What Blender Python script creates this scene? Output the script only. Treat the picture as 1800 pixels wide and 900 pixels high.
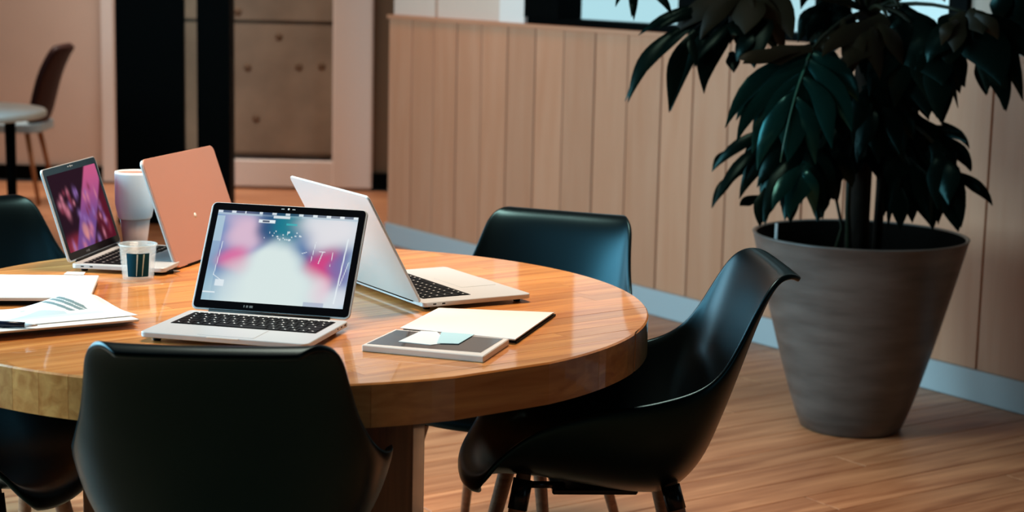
import bpy, bmesh, math, random
from mathutils import Vector, Matrix
random.seed(7)
S = bpy.context.scene
COL = S.collection
for o in list(bpy.data.objects): bpy.data.objects.remove(o)

# ------------------------------------------------------------------ camera
F_PX, PITCH, ROLL, CAM_H = 3155.0, 0.1597, 0.0222, 1.417
_cp, _sp, _cr, _sr = math.cos(PITCH), math.sin(PITCH), math.cos(ROLL), math.sin(ROLL)
FW = Vector((0, _cp, -_sp)); RT = Vector((1, 0, 0)); UP = Vector((0, _sp, _cp))
RT2 = RT*_cr + UP*_sr; UP2 = UP*_cr - RT*_sr
CAMP = Vector((0, 0, CAM_H))
cd = bpy.data.cameras.new('camera'); cam = bpy.data.objects.new('camera', cd); COL.objects.link(cam)
cam.matrix_world = Matrix(((RT2.x, UP2.x, -FW.x, 0), (RT2.y, UP2.y, -FW.y, 0), (RT2.z, UP2.z, -FW.z, CAM_H), (0, 0, 0, 1)))
cd.sensor_width = 36; cd.lens = F_PX/1800*36; cd.clip_end = 100
cd.dof.use_dof = True; cd.dof.focus_distance = 3.45; cd.dof.aperture_fstop = 4.5
S.camera = cam
# ------------------------------------------------------------------ world, light, exposure
W = bpy.data.worlds.new('world'); S.world = W; W.use_nodes = True
W.node_tree.nodes['Background'].inputs[0].default_value = (.52, .78, .86, 1)
W.node_tree.nodes['Background'].inputs[1].default_value = 1.0
vs = S.view_settings
vs.view_transform = 'Standard'; vs.look = 'None'; vs.gamma = 1; vs.use_curve_mapping = False
vs.exposure = 0.0
def area(name, loc, to, sx, sy, power, color, spread=180):
    l = bpy.data.lights.new(name, 'AREA'); l.shape = 'RECTANGLE'; l.size = sx; l.size_y = sy
    l.energy = power; l.color = color; l.spread = math.radians(spread)
    o = bpy.data.objects.new(name, l); COL.objects.link(o); o.location = loc
    o.rotation_euler = (Vector(to)-Vector(loc)).to_track_quat('-Z', 'Y').to_euler()
    return o
area('daylight_left_window', (-3.12, 3.55, 1.7), (0, 3.55, 1.7), 2.1, 1.9, 195, (.44, .82, 1))
area('daylight_left_window_rear', (-3.12, 6.3, 1.7), (0, 6.3, 1.7), 2.3, 1.9, 92, (.48, .82, 1))
area('ceiling_panel_light_rear', (-2.3, 10.55, 3.10), (-2.3, 10.6, 0), 2.0, .9, 32, (1, .87, .77), 92)
area('ceiling_panel_light_table', (-.3, 4.0, 3.10), (-.3, 4.0, 0), 1.0, .8, 27, (1, .77, .57), 80)
area('ceiling_panel_light_wall', (-.85, 8.2, 3.10), (-.7, 8.3, 0), .8, .6, 13, (1, .50, .20), 120)

def at(u, v, z=None, Y=None):
    x, y = u-900, v-450
    d = FW*F_PX + RT2*x - UP2*y
    t = (z-CAM_H)/d.z if z is not None else Y/d.y
    return CAMP + d*t
def px(P):
    q = Vector(P)-CAMP; d = q.dot(FW)
    return 900+F_PX*q.dot(RT2)/d, 450-F_PX*q.dot(UP2)/d
def lin(r, g, b, k=1.0):
    f = lambda c: (c/12.92 if c <= .04045 else ((c+.055)/1.055)**2.4)
    return (f(r/255)*k, f(g/255)*k, f(b/255)*k, 1)

# ------------------------------------------------------------------ materials
MATS = {}
def base_mat(name):
    m = bpy.data.materials.new(name); m.use_nodes = True; MATS[name] = m
    nt = m.node_tree; return m, nt, nt.nodes['Principled BSDF']
def plain(name, col, rough=.5, metal=0, spec=.5, coat=0, noise=0, nscale=20, bump=0, trans=0, ior=1.45, alpha=1, sheen=0, tint=None, nmap=None):
    m, nt, b = base_mat(name)
    b.inputs['Base Color'].default_value = col; b.inputs['Roughness'].default_value = rough
    b.inputs['Metallic'].default_value = metal; b.inputs['Specular IOR Level'].default_value = spec
    b.inputs['Coat Weight'].default_value = coat; b.inputs['Coat Roughness'].default_value = .08
    b.inputs['Transmission Weight'].default_value = trans; b.inputs['IOR'].default_value = ior
    b.inputs['Alpha'].default_value = alpha; b.inputs['Sheen Weight'].default_value = sheen
    if tint: b.inputs['Specular Tint'].default_value = tint
    if noise or bump:
        tc = nt.nodes.new('ShaderNodeTexCoord'); n = nt.nodes.new('ShaderNodeTexNoise')
        n.inputs['Scale'].default_value = nscale; n.inputs['Detail'].default_value = 5
        if nmap:
            mp = nt.nodes.new('ShaderNodeMapping'); mp.inputs['Scale'].default_value = nmap
            nt.links.new(tc.outputs['Object'], mp.inputs['Vector']); nt.links.new(mp.outputs[0], n.inputs['Vector'])
        else: nt.links.new(tc.outputs['Object'], n.inputs['Vector'])
        if noise:
            h = nt.nodes.new('ShaderNodeHueSaturation'); h.inputs['Color'].default_value = col
            mr = nt.nodes.new('ShaderNodeMapRange'); mr.inputs['From Min'].default_value = .3; mr.inputs['From Max'].default_value = .7
            mr.inputs['To Min'].default_value = 1-noise; mr.inputs['To Max'].default_value = 1+noise
            nt.links.new(n.outputs['Fac'], mr.inputs['Value']); nt.links.new(mr.outputs['Result'], h.inputs['Value'])
            nt.links.new(h.outputs['Color'], b.inputs['Base Color'])
        if bump:
            bp = nt.nodes.new('ShaderNodeBump'); bp.inputs['Strength'].default_value = bump; bp.inputs['Distance'].default_value = .01
            nt.links.new(n.outputs['Fac'], bp.inputs['Height']); nt.links.new(bp.outputs['Normal'], b.inputs['Normal'])
    return m
def wood(name, dark, light, rough=.4, stretch=(1, 14, 14), scale=3.0, vary=.15, coat=0, coat_rough=.1, spec=.5):
    """grain runs along each piece's own x axis; every piece gets its own tone and its own grain offset"""
    m, nt, b = base_mat(name); N = nt.nodes.new; L = nt.links.new
    tc = N('ShaderNodeTexCoord'); oi = N('ShaderNodeObjectInfo'); ad = N('ShaderNodeVectorMath'); ad.operation = 'ADD'
    mu = N('ShaderNodeMath'); mu.operation = 'MULTIPLY'; mu.inputs[1].default_value = 37
    L(oi.outputs['Random'], mu.inputs[0]); cx = N('ShaderNodeCombineXYZ'); L(mu.outputs[0], cx.inputs[0]); L(mu.outputs[0], cx.inputs[1])
    L(tc.outputs['Object'], ad.inputs[0]); L(cx.outputs[0], ad.inputs[1])
    mp = N('ShaderNodeMapping'); mp.inputs['Scale'].default_value = stretch; L(ad.outputs[0], mp.inputs['Vector'])
    n1 = N('ShaderNodeTexNoise'); n1.inputs['Scale'].default_value = scale; n1.inputs['Detail'].default_value = 6; n1.inputs['Distortion'].default_value = .6
    L(mp.outputs[0], n1.inputs['Vector'])
    cr = N('ShaderNodeValToRGB'); cr.color_ramp.elements[0].position = .3; cr.color_ramp.elements[1].position = .7
    cr.color_ramp.elements[0].color = dark; cr.color_ramp.elements[1].color = light
    L(n1.outputs['Fac'], cr.inputs[0])
    h = N('ShaderNodeHueSaturation'); mr = N('ShaderNodeMapRange'); mr.inputs['To Min'].default_value = 1-vary; mr.inputs['To Max'].default_value = 1+vary
    L(oi.outputs['Random'], mr.inputs['Value']); L(mr.outputs['Result'], h.inputs['Value']); L(cr.outputs['Color'], h.inputs['Color'])
    L(h.outputs['Color'], b.inputs['Base Color'])
    b.inputs['Roughness'].default_value = rough; b.inputs['Coat Weight'].default_value = coat; b.inputs['Coat Roughness'].default_value = coat_rough
    b.inputs['Specular IOR Level'].default_value = spec
    return m
def screen_mat(name, strength):
    m, nt, b = base_mat(name)
    a = nt.nodes.new('ShaderNodeVertexColor'); a.layer_name = 'Col'
    b.inputs['Base Color'].default_value = (.004, .004, .005, 1); b.inputs['Roughness'].default_value = .2; b.inputs['Specular IOR Level'].default_value = .0
    nt.links.new(a.outputs['Color'], b.inputs['Emission Color']); b.inputs['Emission Strength'].default_value = strength
    return m
def print_mat(name):
    m, nt, b = base_mat(name)
    a = nt.nodes.new('ShaderNodeVertexColor'); a.layer_name = 'Col'
    nt.links.new(a.outputs['Color'], b.inputs['Base Color']); b.inputs['Roughness'].default_value = .6
    return m
def pane_mat(name, gloss=.015):
    m = bpy.data.materials.new(name); m.use_nodes = True; nt = m.node_tree
    nt.nodes.remove(nt.nodes['Principled BSDF']); out = nt.nodes['Material Output']
    t = nt.nodes.new('ShaderNodeBsdfTransparent'); g = nt.nodes.new('ShaderNodeBsdfGlossy'); g.inputs['Roughness'].default_value = .02
    t.inputs[0].default_value = (.93, .98, .98, 1)
    mx = nt.nodes.new('ShaderNodeMixShader'); mx.inputs[0].default_value = gloss
    nt.links.new(t.outputs[0], mx.inputs[1]); nt.links.new(g.outputs[0], mx.inputs[2]); nt.links.new(mx.outputs[0], out.inputs[0])
    return m

M_FLOOR = wood('floor_wood', lin(150, 92, 58), lin(205, 146, 104), .42, (1, 12, 12), 2.2, .10)
M_BOARD = wood('wall_board_wood', lin(186, 124, 90), lin(194, 136, 104), .6, (.8, 9, 9), 2.0, .07)
M_TABLE = wood('table_wood', lin(194, 116, 52), lin(232, 160, 88), .34, (1, 16, 16), 3.0, .17, coat=.65, coat_rough=.045)
M_PED = wood('pedestal_wood', lin(84, 48, 28), lin(122, 74, 44), .4, (1, 16, 16), 3.0, .05, coat=.2)
M_LEG = wood('chair_leg_wood', lin(120, 80, 58), lin(165, 118, 88), .45, (1, 20, 20), 4.0, .10)
M_PLASTER = plain('plaster_warm', lin(206, 182, 166), .85, noise=.03, nscale=3)
M_WHITE = plain('plaster_white', lin(225, 215, 208), .85)
M_CEIL = plain('ceiling_paint', lin(58, 54, 52), .9)  # unseen ceiling made dark to lower the ambient bounce
M_GROUND = plain('pale_paving', lin(226, 232, 234), .8)
M_DARKWALL = plain('dark_plaster', lin(60, 56, 54), .85)  # dark tone put on unseen walls to hold bounce light down
M_SKIRT = plain('skirting_paint', lin(168, 174, 176), .55)
M_CONC = plain('concrete', lin(132, 118, 102), .8, noise=.25, nscale=2.6, bump=.3)
M_HOLE = plain('concrete_hole', lin(104, 84, 66), .9)
M_STEEL = plain('black_steel', (.001, .0016, .0016, 1), .5, spec=.02)
M_DARKP = plain('dark_pilaster', lin(105, 84, 64), .8)
M_SHELL = plain('chair_shell_black', (.0010, .0014, .0017, 1), .30, spec=.42, tint=(.30, .80, 1, 1))
M_METAL = plain('black_metal', (.01, .01, .012, 1), .25, metal=.6)
M_ALU = plain('laptop_aluminium', lin(200, 203, 205), .38, metal=.2)
M_GOLD = plain('laptop_rose_gold', lin(196, 144, 126), .42, metal=.15)
M_BEZEL = plain('black_bezel', (.003, .003, .004, 1), .15, spec=.2)
M_KEY = plain('black_key', (.004, .004, .005, 1), .5, spec=.1)
M_GLYPH = plain('key_glyph', (.75, .76, .76, 1), .6)
M_KEYWELL = plain('keyboard_well', lin(120, 118, 116), .5, metal=.5)
M_PAPER = plain('paper', lin(224, 224, 222), .7)
M_COVER = plain('black_cover', (.005, .005, .005, 1), .55, spec=.15)
M_PRINT = print_mat('printed_paper')
M_TABGLASS = plain('tablet_glass', (.02, .024, .028, 1), .08)
M_TABFRAME = plain('tablet_white', lin(232, 222, 214), .4)
M_PALEB = plain('pale_blue', lin(178, 214, 222), .6)
M_PALEW = plain('pale_white', lin(218, 226, 228), .6)
M_PEN = plain('pen_navy', lin(20, 30, 52), .25)
M_CUPW = plain('cup_white', lin(238, 240, 240), .4)
M_CUPP = plain('cup_pink_clear', lin(222, 190, 178), .2, alpha=.75)
M_PLAS = plain('clear_plastic', lin(225, 240, 244), .12, alpha=.22)
M_TEAL = plain('teal_drink', lin(6, 62, 80), .6, spec=.1)
M_POT = plain('pot_clay', lin(84, 77, 73), .34, noise=.38, nscale=4, bump=.2, nmap=(1, 1, 5))
M_SOIL = plain('soil', (.003, .0025, .002, 1), .95, spec=.02)
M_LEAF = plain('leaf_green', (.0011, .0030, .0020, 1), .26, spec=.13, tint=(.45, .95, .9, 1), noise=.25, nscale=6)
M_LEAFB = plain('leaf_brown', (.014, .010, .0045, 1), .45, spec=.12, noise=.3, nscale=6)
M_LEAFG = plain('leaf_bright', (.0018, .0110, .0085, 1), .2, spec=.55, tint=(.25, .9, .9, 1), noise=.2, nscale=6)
M_RIB = plain('leaf_midrib', (.012, .06, .035, 1), .35)
M_TRUNK = plain('trunk_bark', (.014, .009, .006, 1), .8, spec=.1, noise=.4, nscale=15, bump=.4)
M_STALK = plain('stalk_green', (.012, .014, .007, 1), .5, spec=.15)
M_PANE = pane_mat('window_pane')
M_DGLASS = pane_mat('door_glass', .003)
M_BGSEAT = plain('pale_blue_seat', lin(160, 186, 196), .5)
M_BGBACK = plain('oxblood_back', lin(46, 20, 16), .5, spec=.2)
M_BGTOP = plain('pale_table_top', lin(190, 204, 206), .35)
M_BGLEG = plain('beech_leg', lin(168, 112, 68), .5)

# ------------------------------------------------------------------ mesh helpers
def link(name, me, mat, parent=None, loc=None, rotz=None):
    o = bpy.data.objects.new(name, me); COL.objects.link(o)
    if mat is not None and not me.materials: me.materials.append(mat)
    if parent is not None: o.parent = parent
    if loc is not None: o.location = loc
    if rotz is not None: o.rotation_euler = (0, 0, rotz)
    return o
def tag(o, label=None, cat=None, group=None, kind=None):
    if label: o['label'] = label
    if cat: o['category'] = cat
    if group: o['group'] = group
    if kind: o['kind'] = kind
    return o
def empty(name, loc=(0, 0, 0), rotz=0):
    o = bpy.data.objects.new(name, None); COL.objects.link(o); o.location = loc; o.rotation_euler = (0, 0, rotz)
    o.empty_display_size = .05
    return o
def finish(bm, name, smooth=False):
    me = bpy.data.meshes.new(name); bmesh.ops.recalc_face_normals(bm, faces=bm.faces); bm.to_mesh(me); bm.free()
    if smooth:
        for f in me.polygons: f.use_smooth = True
    return me
def box_me(name, sx, sy, sz, bev=0, off=(0, 0, 0), seg=1, verts_only_z=False):
    bm = bmesh.new(); bmesh.ops.create_cube(bm, size=1)
    for v in bm.verts: v.co = Vector((v.co.x*sx+off[0], v.co.y*sy+off[1], v.co.z*sz+off[2]))
    if bev:
        es = [e for e in bm.edges if abs((e.verts[0].co-e.verts[1].co).z) > 1e-6] if verts_only_z else bm.edges[:]
        bmesh.ops.bevel(bm, geom=es, offset=bev, segments=seg, affect='EDGES', profile=.5)
    return finish(bm, name)
def poly_me(name, pts, z0, z1, bev=0):
    bm = bmesh.new(); n = len(pts)
    a = [bm.verts.new((x, y, z0)) for x, y in pts]; b = [bm.verts.new((x, y, z1)) for x, y in pts]
    bm.faces.new(a); bm.faces.new(b)
    for i in range(n): bm.faces.new((a[i], a[(i+1) % n], b[(i+1) % n], b[i]))
    bmesh.ops.recalc_face_normals(bm, faces=bm.faces)
    if bev: bmesh.ops.bevel(bm, geom=bm.edges[:], offset=bev, segments=1, affect='EDGES')
    return finish(bm, name)
def rrect(w, h, r, seg=6):
    out = []
    for cx, cy, a0 in ((w/2-r, h/2-r, 0), (-w/2+r, h/2-r, 90), (-w/2+r, -h/2+r, 180), (w/2-r, -h/2+r, 270)):
        for i in range(seg+1):
            a = math.radians(a0+90*i/seg); out.append((cx+r*math.cos(a), cy+r*math.sin(a)))
    return out
def tube_bm(bm, pts, rad, seg=8, cap=True):
    pts = [Vector(p) for p in pts]; rings = []
    rad = rad if isinstance(rad, (list, tuple)) else [rad]*len(pts)
    ref = Vector((.13, .31, .94))
    for i, p in enumerate(pts):
        d = (pts[min(i+1, len(pts)-1)]-pts[max(i-1, 0)]).normalized()
        a = d.cross(ref).normalized() if abs(d.dot(ref)) < .97 else d.cross(Vector((1, 0, 0))).normalized()
        b = d.cross(a)
        rings.append([bm.verts.new(p+(a*math.cos(2*math.pi*k/seg)+b*math.sin(2*math.pi*k/seg))*rad[i]) for k in range(seg)])
    for r0, r1 in zip(rings, rings[1:]):
        for k in range(seg): bm.faces.new((r0[k], r0[(k+1) % seg], r1[(k+1) % seg], r1[k]))
    if cap: bm.faces.new(rings[0]); bm.faces.new(rings[-1])
def tube_me(name, pts, rad, seg=8):
    bm = bmesh.new(); tube_bm(bm, pts, rad, seg); return finish(bm, name, True)
def lathe_me(name, prof, seg=40, closed=False, smooth=True):
    bm = bmesh.new(); rings = []
    for r, z in prof:
        if r < 1e-6: rings.append([bm.verts.new((0, 0, z))])
        else: rings.append([bm.verts.new((r*math.cos(2*math.pi*k/seg), r*math.sin(2*math.pi*k/seg), z)) for k in range(seg)])
    pairs = list(zip(rings, rings[1:])) + ([(rings[-1], rings[0])] if closed else [])
    for a, b in pairs:
        for k in range(seg):
            q = [a[k % len(a)], a[(k+1) % len(a)], b[(k+1) % len(b)], b[k % len(b)]]
            u = []
            for v in q:
                if v not in u: u.append(v)
            if len(u) > 2: bm.faces.new(u)
    return finish(bm, name, smooth)
def grid_color(name, nx, ny, pos, colf):
    """a flat printed or lit surface: fine grid whose colour attribute holds the picture"""
    vs_ = [pos(i/nx, j/ny) for j in range(ny+1) for i in range(nx+1)]
    fs = [(j*(nx+1)+i, j*(nx+1)+i+1, (j+1)*(nx+1)+i+1, (j+1)*(nx+1)+i) for j in range(ny) for i in range(nx)]
    me = bpy.data.meshes.new(name); me.from_pydata([tuple(v) for v in vs_], [], fs)
    ca = me.color_attributes.new('Col', 'FLOAT_COLOR', 'POINT')
    dat = []
    for j in range(ny+1):
        for i in range(nx+1):
            c = colf(i/nx, j/ny); dat += [c[0], c[1], c[2], 1]
    ca.data.foreach_set('color', dat); me.update()
    return me
def copy_tree(o, parent=None):
    c = o.copy(); COL.objects.link(c); c.parent = parent
    for ch in list(o.children): copy_tree(ch, c)
    return c

# ------------------------------------------------------------------ the setting
WN, WA = 4.679, 0.607
NV = Vector((math.cos(WA), math.sin(WA), 0)); TV = Vector((-math.sin(WA), math.cos(WA), 0))
def wp(s, d, z): return NV*(WN-d) + TV*s + Vector((0, 0, z))          # s along the right wall, d into the room
WROT = math.atan2(TV.y, TV.x)
def wall_box(name, s0, s1, d0, d1, z0, z1, mat, parent=None, bev=0, xz=False):
    # local x = along the wall (or up, when xz), local y = into the room
    me = box_me(name, s1-s0, d1-d0, z1-z0, bev)
    o = link(name, me, mat, parent); o.location = wp((s0+s1)/2, (d0+d1)/2, (z0+z1)/2); o.rotation_euler = (0, 0, WROT)
    return o
ZTOP = 1.16
_a, _b = wp(-4.6, -.25, 0), wp(7.873, -.25, 0)
ROOM = [(-3.4, -3.1), (_a.x, -3.1), (_a.x, _a.y), (_b.x, _b.y), (-.25, 9.4), (-.25, 11.7), (-6.2, 11.7), (-6.2, 7.7), (-3.4, 7.7)]
floor = tag(link('floor', poly_me('floor', ROOM, -.1145, -.0145), M_FLOOR), kind='structure')
tag(link('ground_outside', poly_me('ground_outside', [(_b.x+.02, _b.y+.02), (_a.x+.02, _a.y+.02), (30, _a.y), (30, 40), (-.2, 40), (-.2, 9.5)], -.3, -.2), M_GROUND), kind='structure')
# floor planks run square to the right wall
PW, PL = .135, 1.7
pm = box_me('plank', PL-.004, PW-.003, .0145, .0012)
pm.materials.append(M_FLOOR)
cands = []
for r in range(-20, 75):
    s = r*PW; offs = (r*0.61 % 1)*PL
    for c in range(-5, 6):
        n0 = WN-.02-PL/2-c*PL + offs - PL
        ctr = NV*n0 + TV*s
        if n0+PL/2 > WN-.01+PL: continue
        hitf = False
        for e in (-.5, -.25, 0, .25, .5):
            q = ctr+NV*(PL*e)
            if q.y > 1.5:
                u, v = px((q.x, q.y, 0))
                if -60 < u < 1860 and 300 < v < 960: hitf = True
        if hitf and n0+PL/2 <= WN+.02: cands.append((ctr.y, ctr))
        elif hitf and n0-PL/2 < WN: cands.append((ctr.y, ctr))
cands.sort(key=lambda t: t[0])
for y, ctr in cands[:280]:
    over = ctr.dot(NV)+PL/2-(WN-.012)
    if over > 0:
        ln = PL-over
        if ln < .05: continue
        me = box_me('plank', ln-.004, PW-.003, .0145, .0012); me.materials.append(M_FLOOR)
        ctr = ctr-NV*(over/2)
    else: me = pm
    p_ = link('plank', me, None, floor); p_.location = (ctr.x, ctr.y, -.00725); p_.rotation_euler = (0, 0, WA)

ceil = tag(link('ceiling', poly_me('ceiling', ROOM, 3.2, 3.3), M_CEIL), kind='structure')
# right wall: backing, boards, upper plaster around a black framed window
tag(wall_box('bounce_blocker_right', -4.6, 2.2, -.02, .002, .107, 3.2, M_DARKWALL), kind='structure')  # unseen dark panel added over the wall to cut bounce light
wr = tag(wall_box('wall_right', -4.6, 7.873, -.25, -.022, 0, ZTOP-.012, M_PLASTER), kind='structure')
seams = [7.873, 7.650, 7.446, 7.239, 7.026, 6.812, 6.593, 6.377, 6.150, 5.922, 5.697, 5.499, 5.283, 5.068, 4.853, 4.638, 3.975, 3.1, 2.2]
inv_wr = None
bpy.context.view_layer.update()
for a, b in zip(seams, seams[1:]):
    wv = a-b-.007; hz = ZTOP-.107
    me = box_me('board', hz, wv, .02, .0025); me.materials.append(M_BOARD)
    o = link('board', me, None, wr)
    # local x up the board, local y along the wall, local z into the room
    R = Matrix((Vector((0, 0, 1)), TV, NV*-1)).transposed().to_4x4()
    if R.determinant() < 0: R = Matrix((Vector((0, 0, 1)), -TV, -NV)).transposed().to_4x4()
    o.matrix_world = Matrix.Translation(wp((a+b)/2, -.010+random.uniform(-.0015, .0015), .107+hz/2)) @ R
o = wall_box('ledge', -4.6, 7.873, -.25, .012, ZTOP-.012, ZTOP+.006, M_BOARD); o.parent = wr; o.matrix_parent_inverse = wr.matrix_world.inverted()
tag(wall_box('baseboard_right', -4.6, 7.873, -.02, .014, 0, .107, M_SKIRT, bev=.003), kind='structure')
WS0, WS1 = 4.12, 6.70           # window from near to far end
ZW0 = ZTOP+.006
tag(wall_box('wall_right_upper', -4.6, WS0, -.25, -.03, ZW0, 3.2, M_PLASTER), kind='structure')
tag(wall_box('wall_right_far', WS1+.20, 7.873, -.25, -.03, ZW0, 3.2, M_PLASTER), kind='structure')
tag(wall_box('trim_1', WS1, WS1+.20, -.25, -.012, ZW0, 3.2, M_WHITE), kind='structure')
tag(wall_box('trim_2', 7.46, 7.52, -.03, -.015, ZW0, 3.2, M_PLASTER), kind='structure')
tag(wall_box('wall_right_lintel', WS0, WS1, -.25, -.03, 2.5, 3.2, M_PLASTER), kind='structure')
win = tag(empty('window_1', wp((WS0+WS1)/2, -.1, ZW0)), kind='structure')
def wpart(name, *a, **k):
    o = wall_box(name, *a, **k); o.parent = win; o.matrix_parent_inverse = Matrix.Translation(win.location).inverted(); return o
wpart('window_sill', WS0, WS1, -.14, -.03, ZW0, ZW0+.03, M_STEEL)
wpart('window_head', WS0, WS1, -.14, -.02, 2.42, 2.5, M_STEEL)
for a, b in ((WS1-.26, WS1), (WS0, WS0+.08), (5.42, 5.62), (4.78, 4.84)):
    wpart('mullion', a, b, -.14, -.01, ZW0+.03, 2.42, M_STEEL)
for a, b in ((WS0+.08, 4.78), (4.84, 5.42), (5.62, WS1-.26)):
    wpart('pane', a, b, -.09, -.082, ZW0+.03, 2.42, M_PANE)
# back wall (far)
YB = 11.5
def bx(u, Y=YB): return at(u, 300, Y=Y).x
def yz_box(name, x0, x1, y0, y1, z0, z1, mat, parent=None, bev=0):
    o = link(name, box_me(name, x1-x0, y1-y0, z1-z0, bev), mat, None); o.location = ((x0+x1)/2, (y0+y1)/2, (z0+z1)/2)
    if parent is not None: o.parent = parent; o.matrix_parent_inverse = Matrix.Translation(parent.location).inverted()
    return o
xcl, xcr = bx(330), bx(590)
tag(yz_box('wall_far_right', -.45, -.25, 9.42, YB, 0, 3.2, M_PLASTER), kind='structure')
wbk = tag(yz_box('wall_back', -6.2, -.25, YB, YB+.2, 0, 3.2, M_PLASTER), kind='structure')
wc = tag(yz_box('wall_concrete', bx(290), xcr, YB-.10, YB-.001, .20, 3.2, M_CONC), kind='structure')
YP = YB-.10
zj = at(495, 39, Y=YP).z
def cpart(name, x0, x1, y0, y1, z0, z1, mat): return yz_box(name, x0, x1, y0, y1, z0, z1, mat, wc)
# two cast panels with a recessed joint and tie holes
cpart('concrete_panel', bx(291), xcr-.01, YP-.025, YP, .22, zj-.012, M_CONC)
cpart('concrete_panel', bx(291), xcr-.01, YP-.025, YP, zj+.012, 3.19, M_CONC)
for u, v in ((565, 116), (490, 64), (435, 118), (450, 208), (418, 20), (525, 117)):
    q = at(u, v, Y=YP-.03)
    h = link('tie_hole', lathe_me('tie_hole', [(0, 0), (.022, 0), (.026, .004), (.026, .012), (0, .012)], 14), M_HOLE)
    h.matrix_world = Matrix.Translation((q.x, YP-.029, q.z)) @ Matrix.Rotation(math.radians(-90), 4, 'X'); m_ = h.matrix_world.copy()
    h.parent = wc; h.matrix_parent_inverse = Matrix.Translation(wc.location).inverted(); 
tag(yz_box('baseboard_back', bx(291), xcr+.05, YB-.15, YB-.001, 0, .17, M_WHITE, bev=.006), kind='structure')
tag(yz_box('trim_3', bx(588), bx(657), YB-.16, YB-.002, .0, 3.2, M_WHITE, bev=.01), kind='structure')
tag(yz_box('trim_4', bx(657), bx(700), YB-.10, YB-.002, .10, 3.2, M_DARKP), kind='structure')
tag(yz_box('baseboard_far', bx(655), bx(690), YB-.15, YB-.002, 0, .10, M_STEEL), kind='structure')
tag(yz_box('trim_5', bx(184), bx(204), YB-.05, YB-.002, 0, 3.2, M_WHITE), kind='structure')
tag(yz_box('baseboard_left', -6, bx(184), YB-.03, YB-.002, 0, .09, M_STEEL), kind='structure')
# steel door set nearer than the back wall
YD = 9.6
dr = tag(empty('door_1', (at(300, 300, Y=YD).x, YD, 0)), kind='structure')
def dpart(name, u0, u1, y0, y1, z0, z1, mat, v=150):
    x0, x1 = at(u0, v, Y=YD).x, at(u1, v, Y=YD).x
    return yz_box(name, x0, x1, y0, y1, z0, z1, mat, dr)
dpart('door_leaf', 203.5, 323, YD, YD+.05, 0, 2.6, M_STEEL)
dpart('door_post', 347.5, 405, YD-.02, YD+.14, 0, 3.2, M_STEEL)
dpart('door_head', 203, 405, YD, YD+.1, 2.6, 2.72, M_STEEL)
dpart('pane', 323, 347.5, YD+.02, YD+.028, 0.0, 2.6, M_DGLASS)
# remaining room shell, outside the frame
tag(yz_box('wall_front', -3.4, _a.x, -3.1, -2.95, 0, 3.2, M_DARKWALL), kind='structure')
XL = -3.2
for nm, y0, y1, z0, z1, mt in (('wall_left', -3, 2.45, 0, 3.2, M_DARKWALL), ('wall_left_pier', 4.65, 5.1, 0, 3.2, M_PLASTER), ('wall_left_end', 7.5, 7.9, 0, 3.2, M_PLASTER),
                               ('wall_left_sill', 2.45, 4.65, 0, .72, M_PLASTER), ('wall_left_sill_rear', 5.1, 7.5, 0, .72, M_PLASTER),
                               ('wall_left_lintel', 2.45, 4.65, 2.7, 3.2, M_PLASTER), ('wall_left_lintel_rear', 5.1, 7.5, 2.7, 3.2, M_PLASTER)):
    tag(yz_box(nm, XL-.2, XL, y0, y1, z0, z1, mt), kind='structure')
tag(yz_box('wall_left_return', -6.2, XL-.2, 7.7, 7.9, 0, 3.2, M_PLASTER), kind='structure')
tag(yz_box('wall_far_left', -6.2, -6.0, 7.9, 11.5, 0, 3.2, M_PLASTER), kind='structure')
for nm, y0, wd in (('window_2', 2.45, 2.2), ('window_3', 5.1, 2.4)):
    wl = tag(empty(nm, (XL-.1, y0+wd/2, .72)), kind='structure')
    for y in (y0+.03, y0+wd/2, y0+wd-.03): yz_box('mullion', XL-.14, XL-.06, y-.03, y+.03, .72, 2.7, M_STEEL, wl)
    for a_, b_ in ((y0+.06, y0+wd/2-.03), (y0+wd/2+.03, y0+wd-.06)): yz_box('pane', XL-.104, XL-.096, a_, b_, .72, 2.7, M_PANE, wl)
for i, (lx, ly, lw, ld) in enumerate(((-2.3, 10.55, 2.0, .9), (-.3, 4.0, 1.0, .8), (-.85, 8.2, .8, .6))):
    tag(link('ceiling_lamp', box_me('ceiling_lamp', lw+.1, ld+.1, .06, .01), M_WHITE, None, (lx, ly, 3.165)),
        ('warm ceiling light panel over the far room', 'warm ceiling light panel over the round table', 'warm ceiling light panel along the plank wall')[i], 'ceiling light')

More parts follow.
